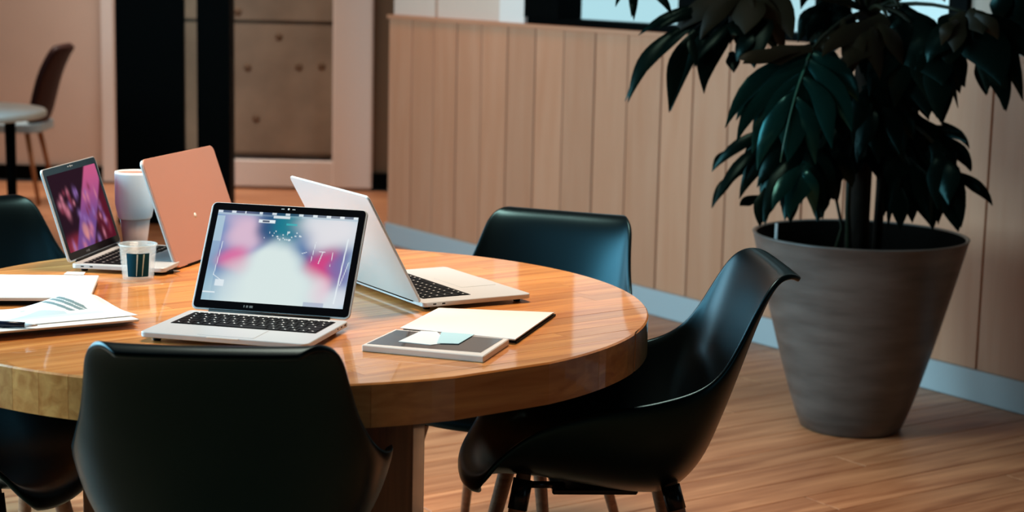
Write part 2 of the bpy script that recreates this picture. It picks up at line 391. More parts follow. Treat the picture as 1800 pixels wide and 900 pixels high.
# ------------------------------------------------------------------ round table
TC = Vector((-.452, 3.508)); TR = .724; TZ = .75; TT = .074
table = tag(empty('round_table', (TC.x, TC.y, 0)), 'large round butcher block wooden table with glossy top', 'table')
ang = math.radians(38); SW = .052; CH = .003
def stave(u0, u1, v0, v1):
    """a glued stave: rectangle u (along) x v (across) clipped by the table's circle"""
    vm0, vm1 = v0, v1; pts = []
    def lim(v): return math.sqrt(max(0, TR*TR-v*v))
    N = 6; left = []; right = []
    vm0 = max(v0, -TR); vm1 = min(v1, TR)
    for i in range(N+1):
        v = vm0+(vm1-vm0)*i/N; l = lim(v)
        a, b = max(u0, -l), min(u1, l)
        if b-a < 1e-4: continue
        left.append((a, v, a <= -l+1e-6)); right.append((b, v, b >= l-1e-6))
    if len(left) < 2: return None
    return right + left[::-1]
nst = int(2*TR/SW)+2
k = 0
for i in range(nst):
    v0 = -TR-.01+i*SW; v1 = v0+SW-.0006
    u = -TR-random.uniform(0, .5)
    while u < TR:
        ln = random.uniform(.38, .75); pl = stave(u, u+ln-.0006, v0, v1); u += ln
        if not pl or len(pl) < 4: continue
        bm = bmesh.new(); n = len(pl)
        lo = [bm.verts.new((x, y, TZ-TT)) for x, y, r in pl]
        mid = [bm.verts.new((x, y, TZ-CH)) for x, y, r in pl]
        def ins(x, y, r):
            if not r: return (x, y, TZ)
            f = (TR-CH)/math.hypot(x, y); return (x*f, y*f, TZ)
        hi = [bm.verts.new(ins(*q)) for q in pl]
        bm.faces.new(lo); bm.faces.new(hi)
        for A, B in ((lo, mid), (mid, hi)):
            for j in range(n): bm.faces.new((A[j], A[(j+1) % n], B[(j+1) % n], B[j]))
        o = link('stave', finish(bm, 'stave'), M_TABLE, table); o.rotation_euler = (0, 0, ang)
# pedestal: four panels and a plinth
PX0, PX1, PY0, PY1 = -.33, .278, -.30, .12
ped = link('pedestal', box_me('pedestal', .54, .37, .60, 0, ((PX0+PX1)/2, (PY0+PY1)/2, .376)), M_PED, table)
for nm, sx, sy, x, y in (('pedestal_panel', PX1-PX0, .022, (PX0+PX1)/2, PY0), ('pedestal_panel', PX1-PX0, .022, (PX0+PX1)/2, PY1),
                         ('pedestal_panel', .022, PY1-PY0-.024, PX0+.011, (PY0+PY1)/2), ('pedestal_panel', .022, PY1-PY0-.024, PX1-.011, (PY0+PY1)/2)):
    me = box_me(nm, .616, sx, sy, .002); o = link(nm, me, M_PED, table)
    o.location = (x, y, .367); o.rotation_euler = (0, math.radians(-90), 0)
    o.matrix_local = Matrix.Translation((x, y, .367)) @ Matrix(((0, 1, 0, 0), (0, 0, 1, 0), (1, 0, 0, 0), (0, 0, 0, 1)))
link('plinth', box_me('plinth', PX1-PX0-.05, PY1-PY0-.05, .06, .004, ((PX0+PX1)/2, (PY0+PY1)/2, .03)), M_STEEL, table)

# ------------------------------------------------------------------ shell chairs
CTRL = [  # centre x,z   edge x,y,z
    (.242, .398, .212, .130, .404), (.249, .409, .219, .176, .417), (.240, .424, .208, .214, .446), (.200, .430, .180, .238, .496),
    (.115, .420, .122, .254, .545), (.015, .402, .045, .266, .575), (-.090, .384, -.030, .272, .594), (-.160, .388, -.100, .272, .606),
    (-.214, .442, -.178, .262, .626), (-.252, .540, -.226, .246, .656), (-.282, .630, -.260, .228, .702), (-.310, .718, -.288, .216, .752),
    (-.334, .785, -.316, .206, .796), (-.354, .814, -.340, .190, .818), (-.376, .820, -.368, .168, .822), (-.394, .810, -.390, .144, .812)]
def cat(vals, t):
    n = len(vals)-1; x = t*n; i = min(int(x), n-1); f = x-i
    g = lambda k: vals[max(0, min(n, k))]
    return [.5*((2*b)+(c-a)*f+(2*a-5*b+4*c-d)*f*f+(-a+3*b-3*c+d)*f**3) for a, b, c, d in zip(g(i-1), g(i), g(i+1), g(i+2))]
def shell_me():
    bm = bmesh.new(); NVv, NU = 46, 22; rows = []
    for j in range(NVv+1):
        cx, cz, ex, ey, ez = cat(CTRL, j/NVv); row = []
        for i in range(NU+1):
            u = -1+2*i/NU; a = abs(u); s = math.copysign(1, u)
            th = a*math.pi/2; lat = math.sin(th)*.62+a*.38; rise = (1-math.cos(th))*.6+.4*a**3
            row.append(bm.verts.new((cx+(ex-cx)*rise, s*ey*lat, cz+(ez-cz)*rise)))
        rows.append(row)
    for r0, r1 in zip(rows, rows[1:]):
        for i in range(NU): bm.faces.new((r0[i], r0[i+1], r1[i+1], r1[i]))
    me = finish(bm, 'shell', True); return me
CH_SHELL = shell_me(); CH_SHELL.materials.append(M_SHELL)
# the seat shell opens towards +x of the chair
def make_chair():
    root = empty('shell_chair')
    o = link('shell', CH_SHELL, None, root)
    md = o.modifiers.new('thick', 'SOLIDIFY'); md.thickness = .011; md.offset = 0; 
    md = o.modifiers.new('soft', 'SUBSURF'); md.levels = 1; md.render_levels = 1
    for x, y in ((.12, .13), (.12, -.13), (-.14, .13), (-.14, -.13)):
        link('strut', tube_me('strut', [(x*.4, y*.4, .392), (x*.95, y*.95, .412)], .007, 8), M_METAL, root)
    link('mounting_plate', box_me('mounting_plate', .17, .15, .012, .003, (-.015, 0, .384)), M_METAL, root)
    for x, y in ((.135, .145), (.135, -.145), (-.155, .145), (-.155, -.145)):
        b = (x*1.68, y*1.62, 0.0)
        lg = link('leg', tube_me('leg', [(x*.98, y*.98, .438 if x > 0 else .424), (x*1.04, y*1.04, .39), b], [.014, .0175, .0115], 12), M_LEG, root)
        br = link('leg_bracket', tube_me('leg_bracket', [(x*.99, y*.99, .428 if x > 0 else .416), (x*1.07, y*1.07, .372)], .0195, 10), M_METAL, lg)
    return root
proto = make_chair(); used = [False]
def chair(x, y, face, label, dz=0):
    o = proto if not used[0] else copy_tree(proto); used[0] = True
    o.location = (x, y, dz); o.rotation_euler = (0, 0, face)
    tag(o, label, 'chair', 'black shell chairs around the round table'); return o
chair(-.455, 2.985, math.radians(91), 'black shell chair in the foreground with its back turned, before the nearest laptop').scale = (1, .95, 1.03)
chair(.155, 3.50, math.radians(184), 'black shell chair seen from the side between the table and plant pot')
chair(-.01, 4.12, math.radians(247), 'black shell chair behind the table, its backrest against the plank wall').scale = (1, .93, .988)
chair(-1.10, 4.16, math.radians(-40), 'black shell chair behind the table at the left, beside the purple laptop screen').scale = (1, 1, .99)
chair(-1.06, 3.33, math.radians(-6), 'black shell chair at the lower left, only its seat front showing under the table')

# ------------------------------------------------------------------ laptops
def sm(a, b, x):
    t = max(0, min(1, (x-a)/(b-a))); return t*t*(3-2*t)
def blob(c, col, a, b, ca, cb, ra, rb, k=1.0):
    d = ((a-ca)/ra)**2+((b-cb)/rb)**2; w = k*math.exp(-d*d*.8)
    return [c[i]*(1-w)+col[i]*w for i in range(3)]
def seg_d(a, b, x0, y0, x1, y1, asp=1.55):
    a, x0, x1 = a*asp, x0*asp, x1*asp
    dx, dy = x1-x0, y1-y0; t = max(0, min(1, ((a-x0)*dx+(b-y0)*dy)/(dx*dx+dy*dy)))
    return math.hypot(a-x0-t*dx, b-y0-t*dy)
def L3(r, g, b): return lin(r, g, b)[:3]
rs = random.Random(3)
specks = [(rs.uniform(.36, .62), rs.uniform(.20, .30)) for _ in range(26)]
def near_pic(a, b):
    A0, B0 = a, b
    a = a+.018*math.sin(11*b+2)+.010*math.sin(23*b+9*a); b = b+.020*math.sin(13*a+1)+.012*math.sin(29*a+5*b)
    c = list(L3(168, 200, 216))
    c = blob(c, L3(92, 154, 186), a, b, .02, .55, .11, .6, .9)
    c = blob(c, L3(120, 140, 190), a, b, .20, .36, .24, .5, .95)
    c = blob(c, L3(226, 190, 208), a, b, .21, .24, .13, .22, .85)
    c = blob(c, L3(70, 112, 168), a, b, .11, .58, .10, .14, .8)
    c = blob(c, L3(222, 112, 160), a, b, .21, .54, .13, .14, .9)
    c = blob(c, L3(34, 74, 120), a, b, .40, .14, .11, .22, .95)
    c = blob(c, L3(10, 120, 138), a, b, .54, .17, .13, .24, .97)
    c = blob(c, L3(52, 104, 160), a, b, .70, .38, .17, .22, .9)
    c = blob(c, L3(60, 78, 140), a, b, .85, .48, .15, .20, .85)
    c = blob(c, L3(226, 224, 228), a, b, .83, .17, .22, .21, .97)
    c = blob(c, L3(214, 66, 128), a, b, .82, .60, .13, .22, .92)
    c = blob(c, L3(110, 110, 170), a, b, .94, .66, .08, .26, .8)
    c = blob(c, L3(240, 170, 200), a, b, .80, .83, .08, .14, .8)
    c = blob(c, L3(222, 224, 232), a, b, .93, .93, .09, .14, .8)
    # bright central cloud
    hw = .13+.32*sm(.30, .85, b); cx = .47
    w = (1-sm(hw*.35, hw*1.30, abs(a-cx)))*sm(.24, .46, b)
    c = [c[i]*(1-w)+L3(216, 230, 228)[i]*w for i in range(3)]
    a, b = A0, B0
    def put(col, w):
        nonlocal c; c = [c[i]*(1-w)+col[i]*w for i in range(3)]
    wht = L3(232, 240, 244); nav = L3(30, 50, 84)
    if a < .055 and b > .06: put(L3(196, 222, 226), .55 if b < .35 else .25)
    if b < .028: put(nav if (int(a*31) % 3 or .2 < a < .3) else wht, .75)
    elif b < .05: put(L3(176, 196, 210), .7 if (a < .32 or a > .6) else .2)
    if .30 < a < .42 and .085 < b < .115: put(wht, .95)
    if .33 < a < .38 and .092 < b < .108: put(nav, .9)
    if .40 < a < .52 and .03 < b < .06: put(wht, .8)
    if .50 < a < .58 and .11 < b < .135: put(L3(60, 180, 186), .8)
    for (x0, y0, x1, y1, wd) in ((.075, .35, .055, .72, .003), (.055, .72, .12, .78, .003), (.735, .30, .72, .52, .0025), (.795, .40, .775, .53, .0035),
                                 (.77, .40, .81, .40, .003), (.865, .40, .86, .55, .002), (.65, .43, .68, .415, .003), (.955, .25, .93, .95, .006), (.985, .5, .95, .75, .003)):
        d = seg_d(a, b, x0, y0, x1, y1)
        if d < wd*1.6: put(wht, .9*(1-sm(wd*.6, wd*1.6, d)))
    for sx, sy in specks:
        if abs(a-sx) < .004 and abs(b-sy) < .008: put(wht, .7)
    if .075 < a < .14 and .77 < b < .84: put(wht, .75)
    if a < .09 and .905 < b < .92: put(wht, .85)
    if b > .955 and .72 < a < .86: put(L3(150, 160, 190), .6)
    return c
rs2 = random.Random(11)
fishes = [(rs2.uniform(.08, .95), rs2.uniform(.25, .97), rs2.uniform(.02, .045), rs2.uniform(.04, .10), rs2.random()) for _ in range(46)]
def purple_pic(a, b):
    c = list(L3(38, 16, 30))
    c = blob(c, L3(96, 22, 40), a, b, .95, .75, .25, .45, .9)
    c = blob(c, L3(150, 48, 66), a, b, .2, .97, .3, .16, .8)
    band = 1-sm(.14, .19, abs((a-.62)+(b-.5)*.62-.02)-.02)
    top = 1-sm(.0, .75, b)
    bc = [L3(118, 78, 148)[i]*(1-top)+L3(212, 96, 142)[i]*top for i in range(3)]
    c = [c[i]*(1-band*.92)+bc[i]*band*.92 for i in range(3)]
    for x, y, ra, rb, k in fishes:
        d = ((a-x)/ra)**2+((b-y)/rb)**2
        if d < 3:
            fc = L3(214, 128, 150) if k > .6 else (L3(150, 110, 180) if k > .25 else L3(130, 50, 70))
            w = math.exp(-d*1.5)*(.75 if .15 < b else .4); c = [c[i]*(1-w)+fc[i]*w for i in range(3)]
    c = blob(c, L3(226, 150, 140), a, b, .42, .80, .06, .10, .7)
    return c
def key_layout(kw, kd):
    """rows from back to front inside a kw x kd field: list of (x, y, w, d)"""
    rows = [([1]*14, .55), ([1]*13+[1.5], 1), ([1.5]+[1]*13, 1), ([1.8]+[1]*11+[1.8], 1), ([2.3]+[1]*10+[2.3], 1), ([1, 1, 1, 1.3, 5.2, 1.3, 1, .9, .9, .9], 1)]
    tot = sum(r[1] for r in rows); out = []; y = kd/2
    for ws, h in rows:
        d = kd*h/tot; s = kw/sum(ws); x = -kw/2
        for w in ws: out.append((x+w*s/2, y-d/2, w*s-.0026, d-.0026)); x += w*s
        y -= d
    return out
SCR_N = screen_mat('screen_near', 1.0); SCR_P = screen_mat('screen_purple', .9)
def laptop(name, w, d, x, y, yaw, phi, label, alu, bez, pic=None, scr=None, bh=.0095, lidt=.005, feet=True):
    root = tag(empty(name, (x, y, TZ), yaw), label, 'laptop', 'open laptops on the round table')
    zf = .008
    body = link('base', poly_me('base', [(a, b-d/2) for a, b in rrect(w, d, .011)], zf, zf+bh, .0012), alu, root)
    for a in (-1, 1):
        for b in (-.02, -d+.02):
            link('foot', lathe_me('foot', [(0, 0), (.006, 0), (.0075, .0015), (.0075, zf), (0, zf)], 10), M_COVER, root, (a*(w/2-.025), b, 0))
    zt = zf+bh
    kw, kd = w*.875 if w < .33 else w*.77, .105
    kc = -.022-kd/2
    kb = link('keyboard', poly_me('keyboard', [(a, b+kc) for a, b in rrect(kw+.004, kd+.004, .003)], zt-.0004, zt+.0003), M_KEYWELL if False else M_KEY, root)
    cache = {}
    for i, (kx, ky, ww, dd) in enumerate(key_layout(kw, kd)):
        key = (round(ww, 4), round(dd, 4))
        if key not in cache:
            cache[key] = box_me('key', ww, dd, .0012, .0004); cache[key].materials.append(M_KEY)
            bmg = bmesh.new()
            g = .0024
            for gx, gy, gw, gd in ((0, .001, g, g*1.6), (.0022, -.001, g*.5, g)):
                vsq = [bmg.verts.new((gx+sx*gw/2, gy+sy*gd/2, .00075)) for sx, sy in ((-1, -1), (1, -1), (1, 1), (-1, 1))]; bmg.faces.new(vsq)
            gm = finish(bmg, 'glyph'); gm.materials.append(M_GLYPH)
            # the printed character is part of the key's own mesh
            bmk = bmesh.new(); bmk.from_mesh(cache[key]); n0 = len(bmk.faces); bmk.from_mesh(gm); bmk.faces.ensure_lookup_table()
            for f in bmk.faces[n0:]: f.material_index = 1
            bmk.to_mesh(cache[key]); bmk.free(); cache[key].materials.append(M_GLYPH)
        link('key', cache[key], None, kb, (kx, ky+kc, zt+.0008))
    tp = link('trackpad', poly_me('trackpad', [(a, b) for a, b in rrect(w*.34, d*.34, .004)], 0, .0004), alu, root, (0, -d+.012+d*.17, zt))
    link('front_notch', box_me('front_notch', .06, .004, .002, .0008), M_PAPER if alu is M_ALU else alu, root, (0, -d+.001, zt-.001))
    for i in range(3): link('port', box_me('port', .002, .009-.002*i, .0035, .0008), M_COVER, root, (w/2-.0006, -.02-.02*i, zf+bh*.55))
    for i in range(2): link('port', box_me('port', .002, .008, .0035, .0008), M_COVER, root, (-w/2+.0006, -.025-.02*i, zf+bh*.55))
    link('hinge', tube_me('hinge', [(-w*.38, .001, zt), (w*.38, .001, zt)], .0045, 10), M_COVER, root)
    # lid: local x across, y up the lid, z towards the user
    lid = link('lid', poly_me('lid', [(a, b+d/2) for a, b in rrect(w, d-.002, .010)], -lidt, 0, .001), alu, root)
    R = Matrix(((1, 0, 0, 0), (0, math.sin(phi), -math.cos(phi), 0), (0, math.cos(phi), math.sin(phi), 0), (0, 0, 0, 1)))
    lid.matrix_local = Matrix.Translation((0, .002, zt+.001)) @ R
    m = .0035
    link('bezel', poly_me('bezel', [(a, b+d/2+.001) for a, b in rrect(w-2*m, d-2*m, .008)], 0, .0006), M_BEZEL, lid)
    if pic:
        mx, mt, mb = .016, .017, .020
        nx = 220 if scr is SCR_N else 130; ny = int(nx*.64)
        gm = grid_color('screen', nx, ny, lambda a, b: (-w/2+mx+(w-2*mx)*a, d-mt-(d-mt-mb)*b, .0008), pic)
        link('screen', gm, scr, lid)
        link('webcam', lathe_me('webcam', [(0, .0008), (.0022, .0008), (.0022, .0011), (0, .0011)], 10), M_GLYPH, lid, (0, d-.0085, 0))
        for q in (-.012, .010): link('webcam_mark', box_me('webcam_mark', .006, .0014, .0004), M_GLYPH, lid, (q, d-.0085, .0008))
        for q, wq in ((-.012, .0022), (-.006, .004), (.002, .007)): link('bezel_mark', box_me('bezel_mark', wq, .0045, .0003, .0001), M_KEYWELL, lid, (q-.04, .012, .0008))
    lg = link('lid_emblem', poly_me('lid_emblem', [(.014*math.cos(t)*(1-.12*math.sin(t)), .016*math.sin(t)+d/2) for t in [2*math.pi*i/20 for i in range(20)]], -lidt-.0003, -lidt+.0002), M_PAPER, lid)
    return root
laptop('laptop', .314, .219, -.450, 3.277, -.240, .507, 'silver laptop nearest the camera with a bright blue, white and pink screen', M_ALU, True, near_pic, SCR_N)
laptop('laptop', .359, .247, -.263, 3.587, 2.115, .506, 'large silver laptop seen from behind, its lid pale blue, keyboard facing right', M_ALU, True, None, None)
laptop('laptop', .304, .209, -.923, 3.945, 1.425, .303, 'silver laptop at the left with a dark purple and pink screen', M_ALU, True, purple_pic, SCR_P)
# rose gold laptop, folded shut and standing on its long edge
def rose():
    w, d, phi, yaw = .359, .247, -.343, 4.446
    root = tag(empty('laptop', (-.682, 4.016, TZ), yaw), 'rose gold laptop standing shut on its long edge, leaning beside the white cup', 'laptop')
    R = Matrix(((1, 0, 0, 0), (0, math.sin(phi), -math.cos(phi), 0), (0, math.cos(phi), math.sin(phi), 0), (0, 0, 0, 1)))
    lid = link('lid', poly_me('lid', [(a, b+d/2) for a, b in rrect(w, d, .014, 8)], -.0045, 0, .001), M_GOLD, root)
    lid.matrix_local = Matrix.Translation((0, 0, .0035)) @ R
    bs = link('base', poly_me('base', [(a, b+d/2) for a, b in rrect(w-.002, d-.002, .014, 8)], .0003, .0055, .001), M_ALU, root)
    bs.matrix_local = Matrix.Translation((0, 0, .0035)) @ R
    link('hinge', tube_me('hinge', [(-w*.36, .001, .004), (w*.36, .001, .004)], .004, 8), M_COVER, root)
    link('lid_emblem', lathe_me('lid_emblem', [(0, -.0048), (.006, -.0048), (.006, -.0044), (0, -.0044)], 14), M_PAPER, lid, (.02, .10, 0))
rose()

# ------------------------------------------------------------------ papers, notebooks, tablet, pens
def quad_pts(uvs, z): return [at(u, v, z=z) for u, v in uvs]
def slab(name, uvs, z0, z1, mat, parent=None, loc=None, bev=0):
    c = loc if loc is not None else sum(quad_pts(uvs, z1), Vector())/len(uvs)
    me = poly_me(name, [((p.x-c.x), (p.y-c.y)) for p in quad_pts(uvs, z1)], z0-TZ, z1-TZ, bev)
    o = link(name, me, mat, parent)
    if parent is None: o.location = (c.x, c.y, TZ)
    return o
# white loose sheets on a dark folder
pc = quad_pts([(703, 576.5), (771, 541), (975, 550), (905, 598)], TZ+.011); c0 = sum(pc, Vector())/4
r = tag(empty('paper_stack', (c0.x, c0.y, TZ)), 'blank white sheets on a thin dark folder beside the tablet', 'papers')
slab('folder', [(709, 578), (776, 544), (977, 552), (908, 600)], TZ, TZ+.004, M_COVER, r, c0)
for i in range(4):
    dx = i*.9
    slab('sheet', [(703+dx, 576+dx*.1), (771+dx, 541), (975-dx, 549+dx*.2), (905+dx*.3, 597.5-dx*.5)], TZ+.0042+i*.0016, TZ+.0055+i*.0016, M_PAPER, r, c0)
# tablet
tq = [(636, 606), (695, 578.5), (895, 595.5), (850, 626)]
c1 = sum(quad_pts(tq, TZ+.012), Vector())/4
r = tag(empty('tablet', (c1.x, c1.y, TZ)), 'white framed tablet with a dark glossy screen and pale pieces on it', 'tablet')
slab('frame', tq, TZ, TZ+.012, M_TABFRAME, r, c1, .0015)
slab('screen', [(645, 604), (697, 580), (884, 595.5), (845, 619.5)], TZ+.0118, TZ+.0124, M_TABGLASS, r, c1)
n1 = tag(slab('pale_piece', [(700, 600), (740, 581.5), (768, 583), (790, 602), (757, 606)], TZ+.0125, TZ+.0131, M_PALEW), 'white flat piece at the middle of the tablet screen', 'note')  # flat pale pieces laid over the tablet's dark screen
n2 = tag(slab('pale_piece', [(768, 603), (776, 583.5), (834, 587.5), (806, 604)], TZ+.0132, TZ+.0138, M_PALEB), 'pale blue flat piece lying on the tablet screen, overlapping the white one', 'note')
# open notebook, upper left
c2 = at(40, 505, z=TZ+.012)
r = tag(empty('notebook', (c2.x, c2.y, TZ)), 'open notebook with faint handwriting on white pages and a black cover', 'notebook')
slab('cover', [(-180, 528), (-140, 484), (172, 485), (155, 526)], TZ, TZ+.010, M_COVER, r, c2)
slab('page_block', [(-178, 523), (-140, 481), (174, 484), (158, 523)], TZ+.0103, TZ+.017, M_PAPER, r, c2, .001)
q = quad_pts([(-140, 482), (172, 484.5), (158, 521.5), (-176, 521.5)], TZ+.0174)
rs3 = random.Random(5); strokes = [(rs3.uniform(.45, .9), rs3.uniform(.2, .8)) for _ in range(34)]
def handw(a, b):
    c = L3(226, 232, 232)
    for x, y in strokes:
        d = seg_d(a, b, x, y, x+.012, y-.09, 1.2)
        if d < .004: return L3(206, 214, 216)
    return c
def lerpq(q, a, b, z=0): return ((q[0]*(1-a)+q[1]*a)*(1-b)+(q[3]*(1-a)+q[2]*a)*b)
link('written_page', grid_color('written_page', 150, 60, lambda a, b: (lambda p: (p.x-c2.x, p.y-c2.y, .0174))(lerpq(q, a, b)), handw), M_PRINT, r)
slab('page_tab', [(112, 482), (118, 477.5), (150, 478), (147, 482.5)], TZ+.002, TZ+.004, M_PAPER, r, c2)
# report pad with a curled top sheet, lower left
c3 = at(80, 565, z=TZ+.014)
r = tag(empty('report_pad', (c3.x, c3.y, TZ)), 'thick pad of printed report pages with a curled top sheet', 'papers')
pq = [(-150, 596), (-110, 566), (168, 533), (243, 561)]
for i, (z0, z1) in enumerate(((0, .0045), (.0048, .0090), (.0093, .0135), (.0138, .0170))):
    s_ = [(u+rs3.uniform(-2, 2), v-(z1-.004)*300*.0) for u, v in pq]
    slab('page_block', s_, TZ+z0, TZ+z1, M_PAPER, r, c3, .0006)
q3 = [at(u, v, z=TZ+.017) for u, v in [(-115, 556), (166, 530), (243, 555), (-150, 590)]]
def report(a, b):
    c = L3(228, 234, 236)
    if .60 < a < .84:
        for k in (0, .05, .085):
            if abs((a-.66-k) - b*.18) < .014 and .03 < b < .55: return L3(104, 132, 138)
    t = abs(a-.68)
    if .30 < b < .62 and .42 < a < .72 and b > .34+abs(a-.60)*1.6: return L3(188, 204, 210)
    if .62 < b < .72 and .40 < a < .90: return L3(202, 216, 220)
    if .2 < b < .26 and .50 < a < .53: return L3(170, 186, 180)
    return c
def curl(a, b):
    p = lerpq(q3, a, b); z = .0180+.020*sm(.45, .93, a)*(1-sm(.0, .75, b))*(1-.45*sm(.93, 1.0, a))+.0015*math.sin(a*9+b*3)*(1-b)
    return (p.x-c3.x, p.y-c3.y, z)
o = link('top_sheet', grid_color('top_sheet', 150, 60, curl, report), M_PRINT, r)
md = o.modifiers.new('thick', 'SOLIDIFY'); md.thickness = .0006
for f in o.data.polygons: f.use_smooth = True
def pen(p0, p1, rad, label, mats):
    d = p1-p0; ln = d.length
    r = tag(empty('pen', p0), label, 'pen')
    r.rotation_mode = 'QUATERNION'; r.rotation_quaternion = Vector((1, 0, 0)).rotation_difference(d.normalized())
    link('barrel', tube_me('barrel', [(0, 0, 0), (.004, 0, 0), (ln*.62, 0, 0), (ln*.86, 0, 0)], [rad*.7, rad, rad, rad*.9], 12), mats[0], r)
    link('tip', tube_me('tip', [(ln*.86, 0, 0), (ln*.97, 0, 0), (ln, 0, 0)], [rad*.85, rad*.35, rad*.15], 10), mats[1], r)
    link('clip', box_me('clip', ln*.32, .003, .0014, .0005), mats[1], r, (ln*.2, 0, rad+.001))
    return r
pen(at(-90, 566, z=TZ+.0245), at(66, 572, z=TZ+.0225), .0055, 'navy pen with a white clip lying on the report pad', (M_PEN, M_PAPER))
pen(at(226, 480.5, z=TZ+.0055), at(317, 477, z=TZ+.005), .0048, 'slim black pen poking out behind the clear plastic cup', (M_COVER, M_KEYWELL))

# ------------------------------------------------------------------ cups
b0 = at(243, 491, z=TZ)
r = tag(empty('plastic_cup', (b0.x, b0.y, TZ)), 'small clear plastic cup with dark teal showing through its wall', 'cup')
sc_ = F_PX/b0.y; H_ = 64/sc_; r0, r1 = 27.5/sc_, 33/sc_
link('cup_wall', lathe_me('cup_wall', [(0, 0), (r0*.95, 0), (r0, .002), (r1, H_*.96), (r1*1.03, H_*.965), (r1*1.03, H_), (r1*.965, H_), (r0*.93, .004), (0, .004)], 40), M_PLAS, r)
bm = bmesh.new(); rows = []
for j in range(5):
    tz = .14+.66*j/4; rad = (r0+(r1-r0)*tz/.96)*1.012; a0 = math.atan2(-b0.y, -b0.x)
    rows.append([bm.verts.new((rad*math.cos(a0+math.radians(-38+76*i/10)), rad*math.sin(a0+math.radians(-38+76*i/10)), H_*tz)) for i in range(11)])
for p_, q_ in zip(rows, rows[1:]):
    for i in range(10): bm.faces.new((p_[i], p_[i+1], q_[i+1], q_[i]))
lb = link('teal_inside_patch', finish(bm, 'teal_inside_patch', True), M_TEAL, r)  # outer patch standing in for the teal seen inside the cup
for k_ in (-6, 14):
    bm = bmesh.new(); w_ = [bm.verts.new((rad_*math.cos(a0+math.radians(k_+d_)), rad_*math.sin(a0+math.radians(k_+d_)), H_*t_)) for d_, t_, rad_ in ((-1.5, .16, r0*1.045), (1.5, .16, r0*1.045), (7, .78, r1*1.01), (2, .78, r1*1.01))]
    bm.faces.new(w_); link('pale_streak', finish(bm, 'pale_streak'), M_PALEB, lb)
link('drink', lathe_me('drink', [(0, .0085), (r0*.80, .0085), (r0*.84, H_*.68), (0, H_*.68)], 28, smooth=False), M_PLAS, r)
link('rim', lathe_me('rim', [(r1*.97, H_*.985), (r1*1.05, H_*.985), (r1*1.05, H_*1.015), (r1*.97, H_*1.015)], 40, closed=True), M_PLAS, r)
cy = 4.15; cb = at(238, 442.5, z=TZ); cy = cb.y
r = tag(empty('paper_cup', (cb.x, cb.y, TZ)), 'tall white cup with a pink lower half behind the small plastic cup', 'cup')
sc_ = F_PX/cy; hh = 144/sc_; w0, w1, w2 = 19/sc_, 27/sc_, 34.5/sc_; hs = .44*hh
link('lower_body', lathe_me('lower_body', [(0, 0), (w0, 0), (w0*1.02, .003), (w1, hs), (w1*.96, hs), (w0*.95, .004), (0, .004)], 40), M_CUPP, r)
link('white_body', lathe_me('white_body', [(w1*1.02, hs-.004), (w1*1.10, hs), (w2, hs+.03), (w2*1.01, hh*.97), (w2*.99, hh), (w2*.90, hh), (w2*.90, hh-.006), (w1*.9, hs)], 40, closed=True), M_CUPW, r)
link('lid', lathe_me('lid', [(0, hh-.008), (w2*.90, hh-.008), (w2*.90, hh-.003), (0, hh-.004)], 40), M_GOLD, r)

# ------------------------------------------------------------------ potted plant
PC = Vector((1.085, 5.545, 0))
plant = tag(empty('potted_plant', PC), 'tall split leaf plant with dark drooping leaves in a big clay pot', 'potted plant')
rim_z = at(1514, 414, Y=PC.y).z; rr = 189/F_PX*PC.y*1.0; rb = .158
prof = [(0, 0), (rb-.012, 0), (rb, .006)]
for i in range(1, 13):
    t = i/12; prof.append((rb+(rr-rb)*(t**.86), .006+(rim_z-.006)*t))
prof += [(rr+.002, rim_z+.004), (rr-.004, rim_z+.006), (rr-.010, rim_z+.002), (rr-.07, rim_z-.14), (0, rim_z-.15)]
link('pot', lathe_me('pot', prof, 72), M_POT, plant)
link('soil', lathe_me('soil', [(0, rim_z-.07), (rr-.06, rim_z-.09), (rr-.014, rim_z+.001), (rr-.011, rim_z+.0015)], 48), M_SOIL, plant)
def loc(u, v, Y): return at(u, v, Y=Y)-PC
tr_pts = [loc(1505, 455, 5.545), loc(1508, 380, 5.55), loc(1514, 280, 5.53), loc(1520, 160, 5.55), loc(1528, 40, 5.57), loc(1535, -60, 5.56)]
link('trunk', tube_me('trunk', tr_pts, [.040, .037, .036, .035, .034, .026], 14), M_TRUNK, plant)
link('stem', tube_me('stem', [loc(1492, 450, 5.47), loc(1490, 370, 5.46), loc(1492, 310, 5.47), loc(1500, 200, 5.49)], [.010, .009, .009, .008], 8), M_STALK, plant)
link('stem', tube_me('stem', [loc(1540, 450, 5.60), loc(1548, 330, 5.60), loc(1552, 200, 5.59), loc(1545, 60, 5.58)], [.016, .015, .013, .012], 8), M_TRUNK, plant)
link('stem', tube_me('stem', [loc(1468, 440, 5.50), loc(1480, 400, 5.50), loc(1470, 350, 5.48)], [.006, .005, .005], 8), M_STALK, plant)
link('plant_marker', box_me('plant_marker', .008, .002, .09, .0005), M_PAPER, plant, loc(1364, 418, 5.42))
def strip(bm, pts, widths, side, nrm, fold=.25, mi=0):
    """leaf strip: left edge, raised mid line, right edge"""
    rows = []
    for p, w, s_, n_ in zip(pts, widths, side, nrm):
        rows.append([bm.verts.new(p-s_*w-n_*w*fold), bm.verts.new(p), bm.verts.new(p+s_*w-n_*w*fold)])
    for a, b in zip(rows, rows[1:]):
        for i in range(2):
            f = bm.faces.new((a[i], a[i+1], b[i+1], b[i])); f.material_index = mi; f.smooth = True
def bez(p0, p1, p2, t): return p0*(1-t)**2+p1*2*t*(1-t)+p2*t*t
VIEW = Vector((-.18, -.97, .16)).normalized()
